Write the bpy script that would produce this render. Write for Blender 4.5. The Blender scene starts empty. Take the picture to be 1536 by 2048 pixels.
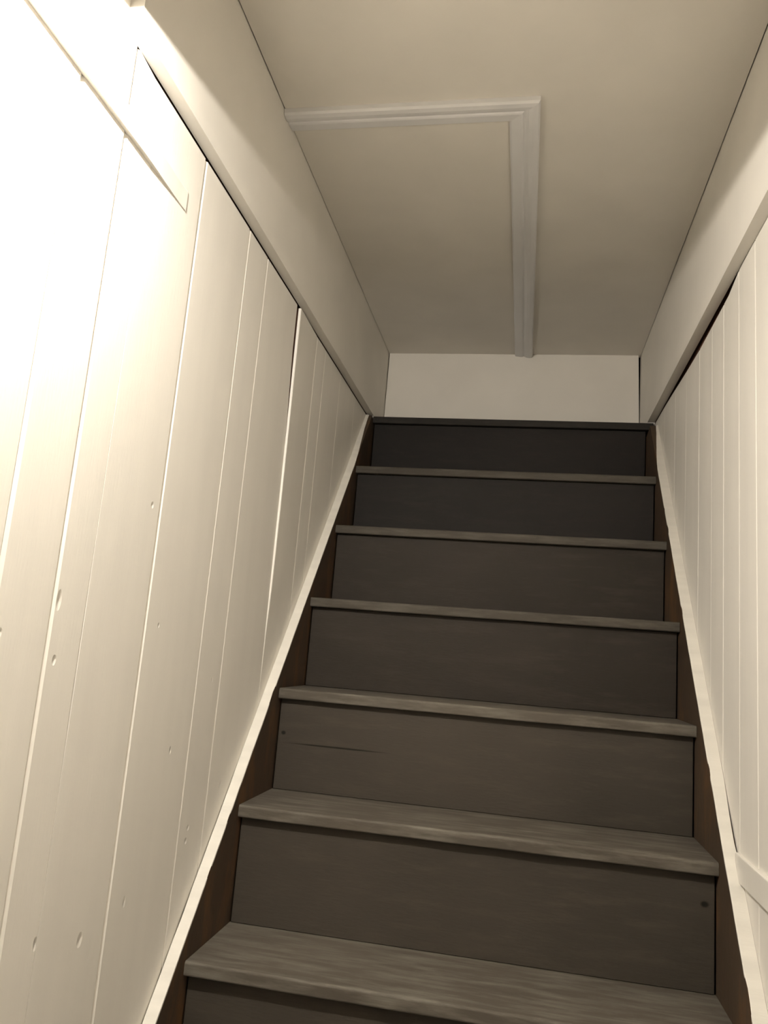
import bpy, bmesh, math, random
from mathutils import Vector, Matrix, noise
random.seed(7)
S = bpy.context.scene
COL = S.collection

# ------------------------------------------------------------------ camera
cam_data = bpy.data.cameras.new('camera')
cam = bpy.data.objects.new('camera', cam_data)
COL.objects.link(cam)
CR = Vector((0.974416, 0.201075, 0.079425))
CF = Vector((0, 1, 0))
def set_camera(pos, pitch, yaw, roll):
    f = Vector((-math.sin(yaw)*math.cos(pitch), math.cos(yaw)*math.cos(pitch), math.sin(pitch)))
    r0 = Vector((math.cos(yaw), math.sin(yaw), 0))
    u0 = r0.cross(f)
    r = r0*math.cos(roll) + u0*math.sin(roll)
    u = -r0*math.sin(roll) + u0*math.cos(roll)
    m = Matrix(((r.x, u.x, -f.x, pos[0]), (r.y, u.y, -f.y, pos[1]), (r.z, u.z, -f.z, pos[2]), (0, 0, 0, 1)))
    cam.matrix_world = m
set_camera((0.4575, -1.0564, 0.6868), 0.1788, 0.1878, 0.0808)
cam_data.sensor_fit = 'VERTICAL'
cam_data.sensor_height = 36.0
cam_data.lens = 1554.8/2048*36.0
cam_data.clip_start = 0.02
S.camera = cam

# ------------------------------------------------------------------ view, world, lamp settings
S.view_settings.view_transform = 'Standard'
S.view_settings.look = 'None'
S.view_settings.gamma = 1.0
S.view_settings.use_curve_mapping = False
S.view_settings.exposure = 0.0
W = bpy.data.worlds.new('world')
S.world = W
W.use_nodes = True
W.node_tree.nodes['Background'].inputs[0].default_value = (1.0, 0.9, 0.78, 1)
W.node_tree.nodes['Background'].inputs[1].default_value = 0.0

LAMP = Vector((0.044, -0.55, 1.390))
LAMP_STRENGTH = 19600.0
LAMP_COLOR = (1.0, 0.94, 0.855)

# ------------------------------------------------------------------ dimensions (metres)
R, G, OV, TT = 0.2, 0.1712, 0.0150, 0.0212       # rise, going, riser set-back behind the nose, tread thickness
XL, XR = -0.0292, 0.7814                          # inner faces of the stringers and of the upper walls
WL, WR = -0.0491, 0.8029                          # faces of the boarded lower walls
ZB, ZC, YB = 1.4052, 1.675, 1.3667                # underside of upper walls, ceiling, back wall
SL, CL, CRR = 1.1451, 0.0458, 0.0606              # stringer top line z = SL*y + C
FLOOR = -0.8
YN = -0.31                                        # near end of the upper side walls
YH, ZH = -0.40, 1.4147                             # edge of the low ceiling in front of the stairwell
YF = -2.3                                         # wall behind the camera

# ------------------------------------------------------------------ helpers
def obj(name, bm, mats, parent=None):
    me = bpy.data.meshes.new(name)
    bmesh.ops.recalc_face_normals(bm, faces=bm.faces)
    bm.to_mesh(me); bm.free()
    if not isinstance(mats, (list, tuple)): mats = [mats]
    for m in mats: me.materials.append(m)
    o = bpy.data.objects.new(name, me)
    COL.objects.link(o)
    if parent: o.parent = parent
    return o
def thing(name, label, cat, group=None):
    o = bpy.data.objects.new(name, None)
    COL.objects.link(o)
    o.empty_display_size = 0.05
    o['label'] = label; o['category'] = cat
    if group: o['group'] = group
    return o
def tag(o, label, cat, group=None):
    o['label'] = label; o['category'] = cat
    if group: o['group'] = group
    return o
def struct(o, label, cat):
    o['kind'] = 'structure'; o['label'] = label; o['category'] = cat
    return o
def add_box(bm, x0, x1, y0, y1, z0, z1, mi=0):
    v = [bm.verts.new((x, y, z)) for z in (z0, z1) for y in (y0, y1) for x in (x0, x1)]
    fs = []
    for q in ((0, 1, 3, 2), (4, 6, 7, 5), (0, 4, 5, 1), (2, 3, 7, 6), (0, 2, 6, 4), (1, 5, 7, 3)):
        f = bm.faces.new([v[i] for i in q]); f.material_index = mi; fs.append(f)
    return v, fs
def add_prism(bm, poly, axis, a, b, mi=0):
    """extrude a 2-D polygon along an axis: axis 'x' -> poly is (y, z)"""
    def P(p, t):
        return {'x': (t, p[0], p[1]), 'y': (p[0], t, p[1]), 'z': (p[0], p[1], t)}[axis]
    A = [bm.verts.new(P(p, a)) for p in poly]
    B = [bm.verts.new(P(p, b)) for p in poly]
    n = len(poly)
    bm.faces.new(A).material_index = mi
    bm.faces.new(B[::-1]).material_index = mi
    for i in range(n):
        bm.faces.new((A[i], A[(i+1) % n], B[(i+1) % n], B[i])).material_index = mi
def bevel(bm, w, seg=2):
    bmesh.ops.bevel(bm, geom=[e for e in bm.edges], offset=w, segments=seg, affect='EDGES', profile=0.5)
def loft(bm, rings, closed=True, cap=True, mi=0, seg_mi=None):
    vs = [[bm.verts.new(p) for p in r] for r in rings]
    n = len(rings[0])
    for a, b in zip(vs, vs[1:]):
        for i in range(n if closed else n-1):
            j = (i+1) % n
            bm.faces.new((a[i], a[j], b[j], b[i])).material_index = seg_mi.get(i, mi) if seg_mi else mi
    if cap:
        bm.faces.new(vs[0]).material_index = mi; bm.faces.new(vs[-1][::-1]).material_index = mi

# ------------------------------------------------------------------ materials
def new_mat(name, rough=0.5, spec=0.4):
    m = bpy.data.materials.new(name); m.use_nodes = True
    nt = m.node_tree; b = nt.nodes['Principled BSDF']
    b.inputs['Roughness'].default_value = rough
    b.inputs['Specular IOR Level'].default_value = spec
    return m, nt, b
def nd(nt, t, **kw):
    n = nt.nodes.new(t)
    for k, v in kw.items(): setattr(n, k, v)
    return n
def coords(nt, scale=(1, 1, 1)):
    tc = nd(nt, 'ShaderNodeTexCoord'); mp = nd(nt, 'ShaderNodeMapping')
    mp.inputs['Scale'].default_value = scale
    nt.links.new(tc.outputs['Object'], mp.inputs['Vector'])
    return mp.outputs['Vector']
def noise_tex(nt, scale, detail=4, rough=0.55, stretch=(1, 1, 1)):
    n = nd(nt, 'ShaderNodeTexNoise')
    n.inputs['Scale'].default_value = scale; n.inputs['Detail'].default_value = detail; n.inputs['Roughness'].default_value = rough
    nt.links.new(coords(nt, stretch), n.inputs['Vector'])
    return n.outputs['Fac']
def ramp(nt, fac, stops):
    r = nd(nt, 'ShaderNodeValToRGB')
    e = r.color_ramp.elements
    while len(e) < len(stops): e.new(0.5)
    for el, (p, c) in zip(e, stops):
        el.position = p; el.color = (*c, 1)
    nt.links.new(fac, r.inputs['Fac'])
    return r.outputs['Color']
def mix(nt, fac, a, b, mode='MIX'):
    m = nd(nt, 'ShaderNodeMix', data_type='RGBA', blend_type=mode)
    if hasattr(fac, 'links'): nt.links.new(fac, m.inputs[0])
    else: m.inputs[0].default_value = fac
    for s, i in ((a, 6), (b, 7)):
        if hasattr(s, 'links'): nt.links.new(s, m.inputs[i])
        else: m.inputs[i].default_value = (*s, 1)
    return m.outputs[2]
def math_node(nt, op, a, b=None, clamp=False):
    m = nd(nt, 'ShaderNodeMath', operation=op, use_clamp=clamp)
    for i, s in enumerate((a, b)):
        if s is None: continue
        if hasattr(s, 'links'): nt.links.new(s, m.inputs[i])
        else: m.inputs[i].default_value = s
    return m.outputs[0]
def bump(nt, b, height, strength=0.3, dist=0.002):
    n = nd(nt, 'ShaderNodeBump')
    n.inputs['Strength'].default_value = strength; n.inputs['Distance'].default_value = dist
    nt.links.new(height, n.inputs['Height']); nt.links.new(n.outputs['Normal'], b.inputs['Normal'])
def spots(nt, marks):
    """1 inside small ellipses (centre, half sizes) given in object space"""
    tc = nd(nt, 'ShaderNodeTexCoord'); total = None
    for c, h in marks:
        s = nd(nt, 'ShaderNodeVectorMath', operation='SUBTRACT'); s.inputs[1].default_value = c
        nt.links.new(tc.outputs['Object'], s.inputs[0])
        d = nd(nt, 'ShaderNodeVectorMath', operation='DIVIDE'); d.inputs[1].default_value = h
        nt.links.new(s.outputs[0], d.inputs[0])
        l = nd(nt, 'ShaderNodeVectorMath', operation='LENGTH'); nt.links.new(d.outputs[0], l.inputs[0])
        v = math_node(nt, 'SUBTRACT', 1.0, l.outputs['Value'], clamp=True)
        total = v if total is None else math_node(nt, 'MAXIMUM', total, v)
    return total

def paint(name, col, rough=0.42, spec=0.35, stretch=(1, 1, 1), amount=0.02, marks=None, bstr=0.25):
    m, nt, b = new_mat(name, rough, spec)
    n1 = noise_tex(nt, 6, 3, 0.5, stretch)
    dark = tuple(c*(1-amount*2.5) for c in col); lite = tuple(min(1, c*(1+amount)) for c in col)
    nt.links.new(ramp(nt, n1, [(0.3, dark), (0.7, lite)]), b.inputs['Base Color'])
    h = noise_tex(nt, 60, 3, 0.6, stretch)
    if marks:
        h = math_node(nt, 'SUBTRACT', math_node(nt, 'MULTIPLY', h, 0.12), math_node(nt, 'MULTIPLY', spots(nt, marks), 1.3))
        bump(nt, b, h, 0.9, 0.0016)
    else:
        bump(nt, b, h, bstr, 0.0008)
    return m

CREAM = (0.77, 0.735, 0.67)
left_marks = [((WL, y, z), (0.02, hy, hz)) for y, z, hy, hz in (
    (-0.2683, 0.7157, 0.005, 0.012), (-0.2604, 0.6503, 0.004, 0.006), (-0.085, 0.8601, 0.004, 0.005), (-0.3585, 0.6766, 0.003, 0.005),
    (0.2911, 0.4406, 0.004, 0.008), (0.1718, 0.3918, 0.005, 0.005), (0.1682, 0.3724, 0.005, 0.005), (-0.016, 0.334, 0.004, 0.008),
    (-0.215, 0.346, 0.004, 0.008), (-0.12, 0.32, 0.006, 0.009), (0.07, 0.52, 0.003, 0.006), (0.20, 0.62, 0.003, 0.005), (-0.02, 0.70, 0.003, 0.004))]
M_board = paint('cream_board_paint', CREAM, 0.45, 0.3, (1, 5, 0.6), 0.012, left_marks)
M_board_plain = paint('cream_board_paint_plain', CREAM, 0.45, 0.3, (1, 5, 0.6), 0.012)
M_upper = paint('cream_upper_paint', (0.76, 0.725, 0.66), 0.5, 0.3)
M_ceiling = paint('cream_ceiling_paint', (0.76, 0.72, 0.65), 0.6, 0.25, bstr=0.15)
M_white = paint('white_trim_paint', (0.76, 0.75, 0.74), 0.4, 0.35)
M_edge = paint('white_edge_paint', (0.69, 0.66, 0.595), 0.45, 0.3, (1, 8, 8), 0.03)
M_cavity = paint('bare_brown_wood', (0.16, 0.085, 0.06), 0.8, 0.1, (1, 1, 8), 0.1)

def dark_paint(name, base, worn, wear=(0.5, 0.72), stretch=(1.2, 14, 14), rough=0.62, cracks=None):
    m, nt, b = new_mat(name, rough, 0.15)
    n1 = noise_tex(nt, 5, 6, 0.65, stretch)
    n2 = noise_tex(nt, 2.3, 3, 0.5)
    mott = ramp(nt, n2, [(0.3, tuple(c*0.82 for c in base)), (0.7, tuple(c*1.15 for c in base))])
    w = ramp(nt, n1, [(wear[0], (0, 0, 0)), (wear[1], (1, 1, 1))])
    col = mix(nt, w, mott, worn)
    h = noise_tex(nt, 30, 4, 0.6, stretch)
    if cracks:
        s = spots(nt, cracks)
        s = math_node(nt, 'MULTIPLY', s, 2.0, clamp=True)
        col = mix(nt, s, col, tuple(c*0.25 for c in base))
    nt.links.new(col, b.inputs['Base Color'])
    bump(nt, b, h, 0.35, 0.0012)
    return m
T_LOWER, T_LOWER_SCUFF = (0.080, 0.069, 0.055), (0.150, 0.137, 0.113)  # lower tread base and scuffs; tread colours get darker in tiers up the stairs
RISER = (0.046, 0.039, 0.031)  # lower riser tone; riser colours drop in brightness by tiers towards the top
M_tread = dark_paint('lower_grey_brown_tread_paint', T_LOWER, T_LOWER_SCUFF, (0.44, 0.74), (1.6, 11, 11))
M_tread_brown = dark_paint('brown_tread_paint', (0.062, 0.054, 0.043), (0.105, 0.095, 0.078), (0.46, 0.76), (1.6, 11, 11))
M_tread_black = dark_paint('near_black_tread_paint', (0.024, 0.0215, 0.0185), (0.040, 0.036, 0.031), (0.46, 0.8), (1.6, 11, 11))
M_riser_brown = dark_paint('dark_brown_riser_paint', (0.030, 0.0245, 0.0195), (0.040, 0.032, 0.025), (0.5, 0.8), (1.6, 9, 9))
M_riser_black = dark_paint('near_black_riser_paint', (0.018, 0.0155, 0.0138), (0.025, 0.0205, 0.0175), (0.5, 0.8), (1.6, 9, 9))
M_stringer = dark_paint('reddish_brown_stringer_paint', (0.056, 0.039, 0.026), (0.115, 0.060, 0.026), (0.50, 0.72), (6, 3, 1.2))
M_floor = dark_paint('dark_floor_paint', (0.12, 0.09, 0.065), (0.16, 0.125, 0.09))

# ------------------------------------------------------------------ boarded lower walls
def boarded_wall(name, xf, sgn, grooves, ztop, mats, y0, y1, zlev, proud=None, T=0.018, gap=None):
    """vertical tongue-and-groove boards; sgn is the direction into the room; ztop(y) is the top line.
    grooves: (y, half width, depth)"""
    bm = bmesh.new()
    edges = [(y0, 0.003, 0.002)] + [g for g in grooves if y0 < g[0] < y1] + [(y1, 0.003, 0.002)]
    for (ya, ha, da), (yb, hb, db) in zip(edges, edges[1:]):
        rings = []
        ys = [ya, ya+ha] + [ya+ha+(yb-hb-ya-ha)*t for t in (0.33, 0.67)] + [yb-hb, yb]
        ds = [da, 0, 0, 0, 0, db]
        top = max(ztop(y) for y in ys)
        for z in zlev + [None]:
            ring = []
            for k, (y, d) in enumerate(zip(ys, ds)):
                zz = ztop(y) if z is None else min(z, ztop(y)-0.001)
                p = proud(y, zz, ya) if proud else 0
                g = gap(ya, yb, k, zz) if gap else 0
                ring.append((xf + sgn*(p-d), y+g, zz))
            yl = ring[-1][1]
            ring += [(xf - sgn*0.0052, yl, ring[-1][2]), (xf - sgn*T, yl, ring[-1][2]), (xf - sgn*T, ya, ring[0][2]), (xf - sgn*0.0016 if da < 0.0016 else xf - sgn*0.0052, ya, ring[0][2])]
            rings.append(ring)
        loft(bm, rings, seg_mi={6: 1, 7: 1, 8: 1})
    add_box(bm, xf - sgn*(T+0.0008), xf - sgn*(T+0.02), y0, y1, zlev[0], max(ztop(y0), ztop(y1), 1.41)+0.24, 1)
    return obj(name, bm, mats)

ZLEV = [FLOOR, 0.2, 0.4, 0.5, 0.6, 0.7, 0.8, 0.95, 1.1, 1.2, 1.3, 1.36]
gl = [(-2.05, .004, .003), (-1.85, .004, .003), (-1.66, .004, .003), (-1.45, .004, .003), (-1.27, .004, .003), (-1.08, .004, .003), (-0.90, .004, .003), (-0.72, .004, .003), (-0.56, .004, .003),
      (-0.3739, .0045, .0025), (-0.2779, .0045, .0025), (-0.2122, .0006, .004), (-0.0607, .0045, .0026), (0.135, .003, .0016), (0.2342, .0028, .0016),
      (0.4481, .0015, .001), (0.6008, .003, .0012), (0.6803, .003, .0012), (0.842, .003, .0007), (1.0226, .002, .0006)]
def ztop_left(y):
    if y < YN: return ZC
    if y < -0.262: return ZB-0.0004
    if y < 0.40: return ZB-0.0052
    return ZB-0.0048
def sm(a, b, t):
    t = max(0, min(1, (t-a)/(b-a))); return t*t*(3-2*t)
def proud_left(y, z, ya):
    if abs(ya-0.4481) < 1e-3:      # the board whose edge stands out from its neighbour
        return 0.0042*sm(0.62, 0.86, z)*max(0, 1-(y-ya)/0.150)
    return 0
def gap_left(ya, yb, k, z):
    if abs(yb-0.4481) < 1e-3 and k >= 4: return -0.015*sm(1.06, 1.34, z)
    if abs(yb+0.2122) < 1e-3 and k >= 4: return -0.0016*sm(0.5, 0.6, z)*(1-sm(0.68, 0.78, z))
    return 0
wl = boarded_wall('wall_left', WL, 1, gl, ztop_left, [M_board, M_cavity], YF, YB+0.02, ZLEV, proud_left, 0.018, gap_left)
struct(wl, 'cream painted wall of vertical boards, brightly lit at its near upper end', 'wall')

gr = [(-2.05, .004, .003), (-1.85, .004, .003), (-1.66, .004, .003), (-1.45, .004, .003), (-1.27, .004, .003), (-1.08, .004, .003), (-0.90, .004, .003), (-0.72, .004, .003), (-0.56, .004, .003), (-.38, .004, .002), (-.2, .004, .002), (-.02, .003, .002), (.1, .003, .0015),
      (0.2066, .0025, .0013), (0.306, .0022, .0010), (0.4123, .0026, .0014), (0.5056, .002, .0006), (0.6206, .0026, .0012), (0.76, .002, .0006), (0.895, .0024, .001), (1.05, .002, .0006)]
def ztop_right(y):
    if y < YN: return ZC
    pts = [(YN, ZB-.0004), (0.29, ZB-.0012), (0.31, ZB-.0035), (0.318, ZB-.0135), (0.45, ZB-.0175), (0.63, ZB-.0215), (0.80, ZB-.0165), (0.94, ZB-.010), (1.12, ZB-.005), (1.5, ZB-.004)]
    for (a, za), (b, zb) in zip(pts, pts[1:]):
        if y <= b: return za+(zb-za)*(y-a)/(b-a)
    return ZB-.004
wr = boarded_wall('wall_right', WR, -1, gr, ztop_right, [M_board_plain, M_cavity], YF, YB+0.02, ZLEV, None, 0.0075)
struct(wr, 'cream painted wall of narrow vertical boards with a dark gap along its top', 'wall')

# ------------------------------------------------------------------ upper side walls, back wall, ceilings, floor
def upper_wall(name, xf, xb, label):
    bm = bmesh.new()
    poly = [(YN, ZB), (1.212, ZB), (1.215, 1.4003), (YB+0.02, 1.4003), (YB+0.02, ZC+0.02), (YN, ZC+0.02)]
    add_prism(bm, poly, 'x', xf, xb)
    o = obj(name, bm, M_upper)
    return struct(o, label, 'wall')
upper_wall('wall_upper_left', XL-0.0006, WL-0.0004, 'plain cream upper wall overhanging the brightly lit boards')
upper_wall('wall_upper_right', XR+0.0006, WR+0.0004, 'plain cream upper wall overhanging the narrow boards with the dark gap')
bm = bmesh.new()
add_prism(bm, [(XL+0.0005, 1.4003), (XR-0.0008, 1.4003), (XR-0.0075, ZC-0.0005), (XL+0.0028, ZC-0.0005)], 'y', YB, YB+0.018)
struct(obj('wall_back', bm, M_upper), 'short cream wall closing the top of the stairs', 'wall')
bm = bmesh.new()
v, f = add_box(bm, XL+0.0004, XR-0.0004, YH-0.02, YB+0.02, ZC, ZC+0.02)
for q in v:
    if q.co.y < 0: q.co.x += 0.0016 if q.co.x < 0.3 else -0.0016
struct(obj('ceiling', bm, M_ceiling), 'flat cream ceiling over the stairs', 'ceiling')
bm = bmesh.new()
add_box(bm, WL-0.01, WR+0.01, YF, YH, ZH, ZC+0.02)
struct(obj('ceiling_lower', bm, M_ceiling), 'low cream ceiling in front of the stairwell', 'ceiling')
bm = bmesh.new()
add_box(bm, WL-0.03, WR+0.03, YF-0.03, YF, FLOOR, ZH+0.03)
struct(obj('wall_front', bm, M_board_plain), 'cream wall facing the foot of the stairs', 'wall')
bm = bmesh.new()
add_box(bm, WL-0.05, WR+0.05, YF-0.03, YB+0.05, FLOOR-0.05, FLOOR)
struct(obj('floor', bm, M_floor), 'dark painted floor at the foot of the stairs', 'floor')

# ------------------------------------------------------------------ staircase
stair = thing('staircase', 'steep enclosed dark brown wooden staircase between cream boarded walls', 'staircase')
FIRST = -3
def tread(i):
    bm = bmesh.new()
    y0 = i*G; y1 = (i+1)*G+OV+0.004
    xa, xb = XL+0.0008, XR-0.0008
    if i == 7: y1 = YB-0.0005; xa, xb = XL+0.0005, 0.7975
    z1 = i*R; z0 = z1-TT
    prof = []
    r = 0.0045
    for a in range(0, 91, 18):
        t = math.radians(180-a); prof.append((y0+r+r*math.cos(t), z1-r+r*math.sin(t)))
    prof += [(y1, z1), (y1, z0)]
    for a in range(0, 91, 30):
        t = math.radians(270-a); prof.append((y0+0.003+0.003*math.cos(t), z0+0.003+0.003*math.sin(t)))
    n = 24; rings = []
    for k in range(n+1):
        x = xa+(xb-xa)*k/n
        ring = []
        for (y, z) in prof:
            w = 0.0009*noise.noise(Vector((x*9, i*3.1, 0))) if y < y0+0.01 else 0
            ring.append((x, y+w, z+w*0.6))
        rings.append(ring)
    loft(bm, rings)
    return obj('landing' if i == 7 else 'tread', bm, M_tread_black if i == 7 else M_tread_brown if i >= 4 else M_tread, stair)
M_riser_crack = dark_paint('lower_brown_riser_paint', RISER, (0.060, 0.050, 0.039), (0.5, 0.8), (1.6, 9, 9),
    cracks=[((0.10, 3*G+OV, 0.492), (0.12, 0.03, 0.0022)), ((-0.015, 3*G+OV, 0.511), (0.006, 0.03, 0.005)), ((0.7627, 2*G+OV, 0.332), (0.008, 0.03, 0.006))])
def riser(i):
    bm = bmesh.new()
    y = i*G+OV
    z0 = (i-1)*R if i > FIRST else FLOOR
    add_box(bm, XL+0.0032, XR-0.0032, y, y+0.016, z0+0.0003, i*R-TT-0.0003)
    bevel(bm, 0.0012, 1)
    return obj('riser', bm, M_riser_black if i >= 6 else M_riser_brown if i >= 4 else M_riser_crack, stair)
for i in range(FIRST, 8): riser(i)
for i in range(FIRST, 8): tread(i)

def stringer(side):
    sg = 1 if side == 'L' else -1
    xin = XL if side == 'L' else XR
    xout = WL if side == 'L' else WR
    c = CL if side == 'L' else CRR
    capt = 0.0022
    zt = 1.3992 if side == 'L' else 1.3785
    ytop = (zt-c)/SL
    ybot = (FLOOR-c)/SL
    # board
    bm = bmesh.new()
    d = 0.34
    poly = [(ybot-0.0, FLOOR+0.0005), (ytop, zt-capt), (ytop+0.10, zt-capt-0.02), (ytop+0.10, zt-0.24), (ybot+0.30, FLOOR+0.0005)]
    add_prism(bm, poly, 'x', xin, xout + sg*0.002)
    st = obj('stringer', bm, M_stringer, stair)
    # white painted top edge
    bm = bmesh.new()
    N = 150; rings = []
    for k in range(N+1):
        y = ybot + (ytop-ybot)*k/N
        z = SL*y + c
        jit = 0.0003*noise.noise(Vector((y*38, 3.3 if sg > 0 else 9.1, 0))) + 0.0004*noise.noise(Vector((y*110, 1.3, 0)))
        chip = max(0, noise.noise(Vector((y*55, 17.7*sg, 2)))-0.42)*0.006
        inn = xin - sg*(-0.0004+jit) - sg*chip - sg*sm(1.00, 1.17, y)*(0.016 if side == 'R' else 0.010)
        if side == 'L':
            g = 0.0021*(1-sm(0.30, 0.42, y))*(0.75+0.5*noise.noise(Vector((y*24, 5, 0))))
        else:
            g = 0.0030*sm(0.30, 0.325, y)*(1-sm(0.33, 0.43, y)) + 0.0006*(1-sm(0.1, 0.2, y))
        out = xout + sg*(max(g, 0.0004) + (proud_left(y, z, 0.4481) if side == 'L' and 0.448 < y < 0.6 else 0))
        drop = 0.0045 if chip < 0.0002 else 0.002
        rings.append([(out, y, z), (out+sg*0.0, y+0.0015, z-capt-0.003), (inn, y+0.0015, z-capt-drop*0.3), (inn, y, z-0.0006), (inn-sg*0.0008, y, z)])
    loft(bm, rings)
    e = obj('painted_edge', bm, M_edge, st)
    e['label'] = 'cream painted top edge of the dark stringer'
    return st
stringer('L'); stringer('R')

# ------------------------------------------------------------------ ceiling hatch
hatch = thing('ceiling_hatch', 'cream ceiling hatch framed by white moulded trim above the upper steps', 'hatch')
HX, HY = 0.4435, 0.180
prof = [(0, 0), (0, .0085), (.003, .0125), (.012, .0135), (.020, .0120), (.025, .0085), (.0285, .0075), (.031, .0095), (.034, .0102), (.052, .0082), (.0555, .0060), (.0555, 0)]
x_wall = XL
bm = bmesh.new()
ra = [(x_wall+0.0002, HY+u, ZC-h) for u, h in prof]
rb = [(HX-u, HY+u, ZC-h) for u, h in prof]
loft(bm, [ra, rb]); obj('trim_board', bm, M_white, hatch)
bm = bmesh.new()
rc = [(HX-u, YB-0.0003, ZC-h) for u, h in prof]
loft(bm, [rb, rc]); obj('trim_board', bm, M_white, hatch)
bm = bmesh.new()
add_box(bm, x_wall+0.0008, HX-0.0545, HY+0.0545, YB-0.0006, ZC-0.0012, ZC)
obj('hatch_panel', bm, M_ceiling, hatch)

# ------------------------------------------------------------------ strips on the side walls
bm = bmesh.new()
rings = []
for k in range(41):
    y = -1.0 + (1.0-0.106)*k/40
    t = 0.0050 - 0.0040*sm(-0.24, -0.106, y) + 0.0004*noise.noise(Vector((y*14, 0, 0)))
    zb = 1.2868+0.0007*noise.noise(Vector((y*7, 4, 0)))
    zt_ = zb+0.034
    rings.append([(WL-0.0005, y, zb), (WL+t, y, zb+0.0006), (WL+t, y, zt_-0.004), (WL-0.0005, y, zt_)])
loft(bm, rings)
tag(obj('wooden_strip', bm, M_board_plain), 'thin cream wooden strip nailed level across the brightly lit boards', 'trim strip')
bm = bmesh.new()
v, f = add_box(bm, WR-0.007, WR+0.0005, -1.2, 0.3085, 0.3858, 0.4262)
bevel(bm, 0.0015, 2)
tag(obj('wall_rail', bm, M_board_plain), 'narrow cream rail meeting the stair edge low on the boarded wall', 'rail')

# ------------------------------------------------------------------ ceiling lamp just outside the picture
lamp = thing('ceiling_lamp', 'small bare bulb ceiling lamp on the low ceiling by the bright wall', 'lamp')
lamp.location = (LAMP.x, LAMP.y, ZH)
def lathe(prof, seg=32):
    bm = bmesh.new(); rings = []
    for r, z in prof:
        rings.append([(r*math.cos(2*math.pi*k/seg), r*math.sin(2*math.pi*k/seg), z) for k in range(seg)])
    loft(bm, rings)
    return bm
m_base, nt, b = new_mat('white_lamp_base', 0.35, 0.4); b.inputs['Base Color'].default_value = (0.8, 0.8, 0.78, 1)
zc_ = LAMP.z-ZH
o = obj('lamp_base', lathe([(0.034, 0), (0.034, -0.005), (0.030, -0.009), (0.0105, -0.012), (0.0095, zc_+0.0006), (0.001, zc_+0.0006)]), m_base, lamp)
m_bulb, nt, b = new_mat('lit_bulb', 0.3, 0.2)
b.inputs['Base Color'].default_value = (0.9, 0.88, 0.82, 1)
b.inputs['Emission Color'].default_value = (*LAMP_COLOR, 1); b.inputs['Emission Strength'].default_value = LAMP_STRENGTH
o = obj('bulb', lathe([(0.009*math.cos(math.radians(a)), zc_-0.009*math.sin(math.radians(a))) for a in (0, 10, 20, 30, 40, 50, 60, 70, 80, 89.5)]), m_bulb, lamp)
for p in o.data.polygons: p.use_smooth = True
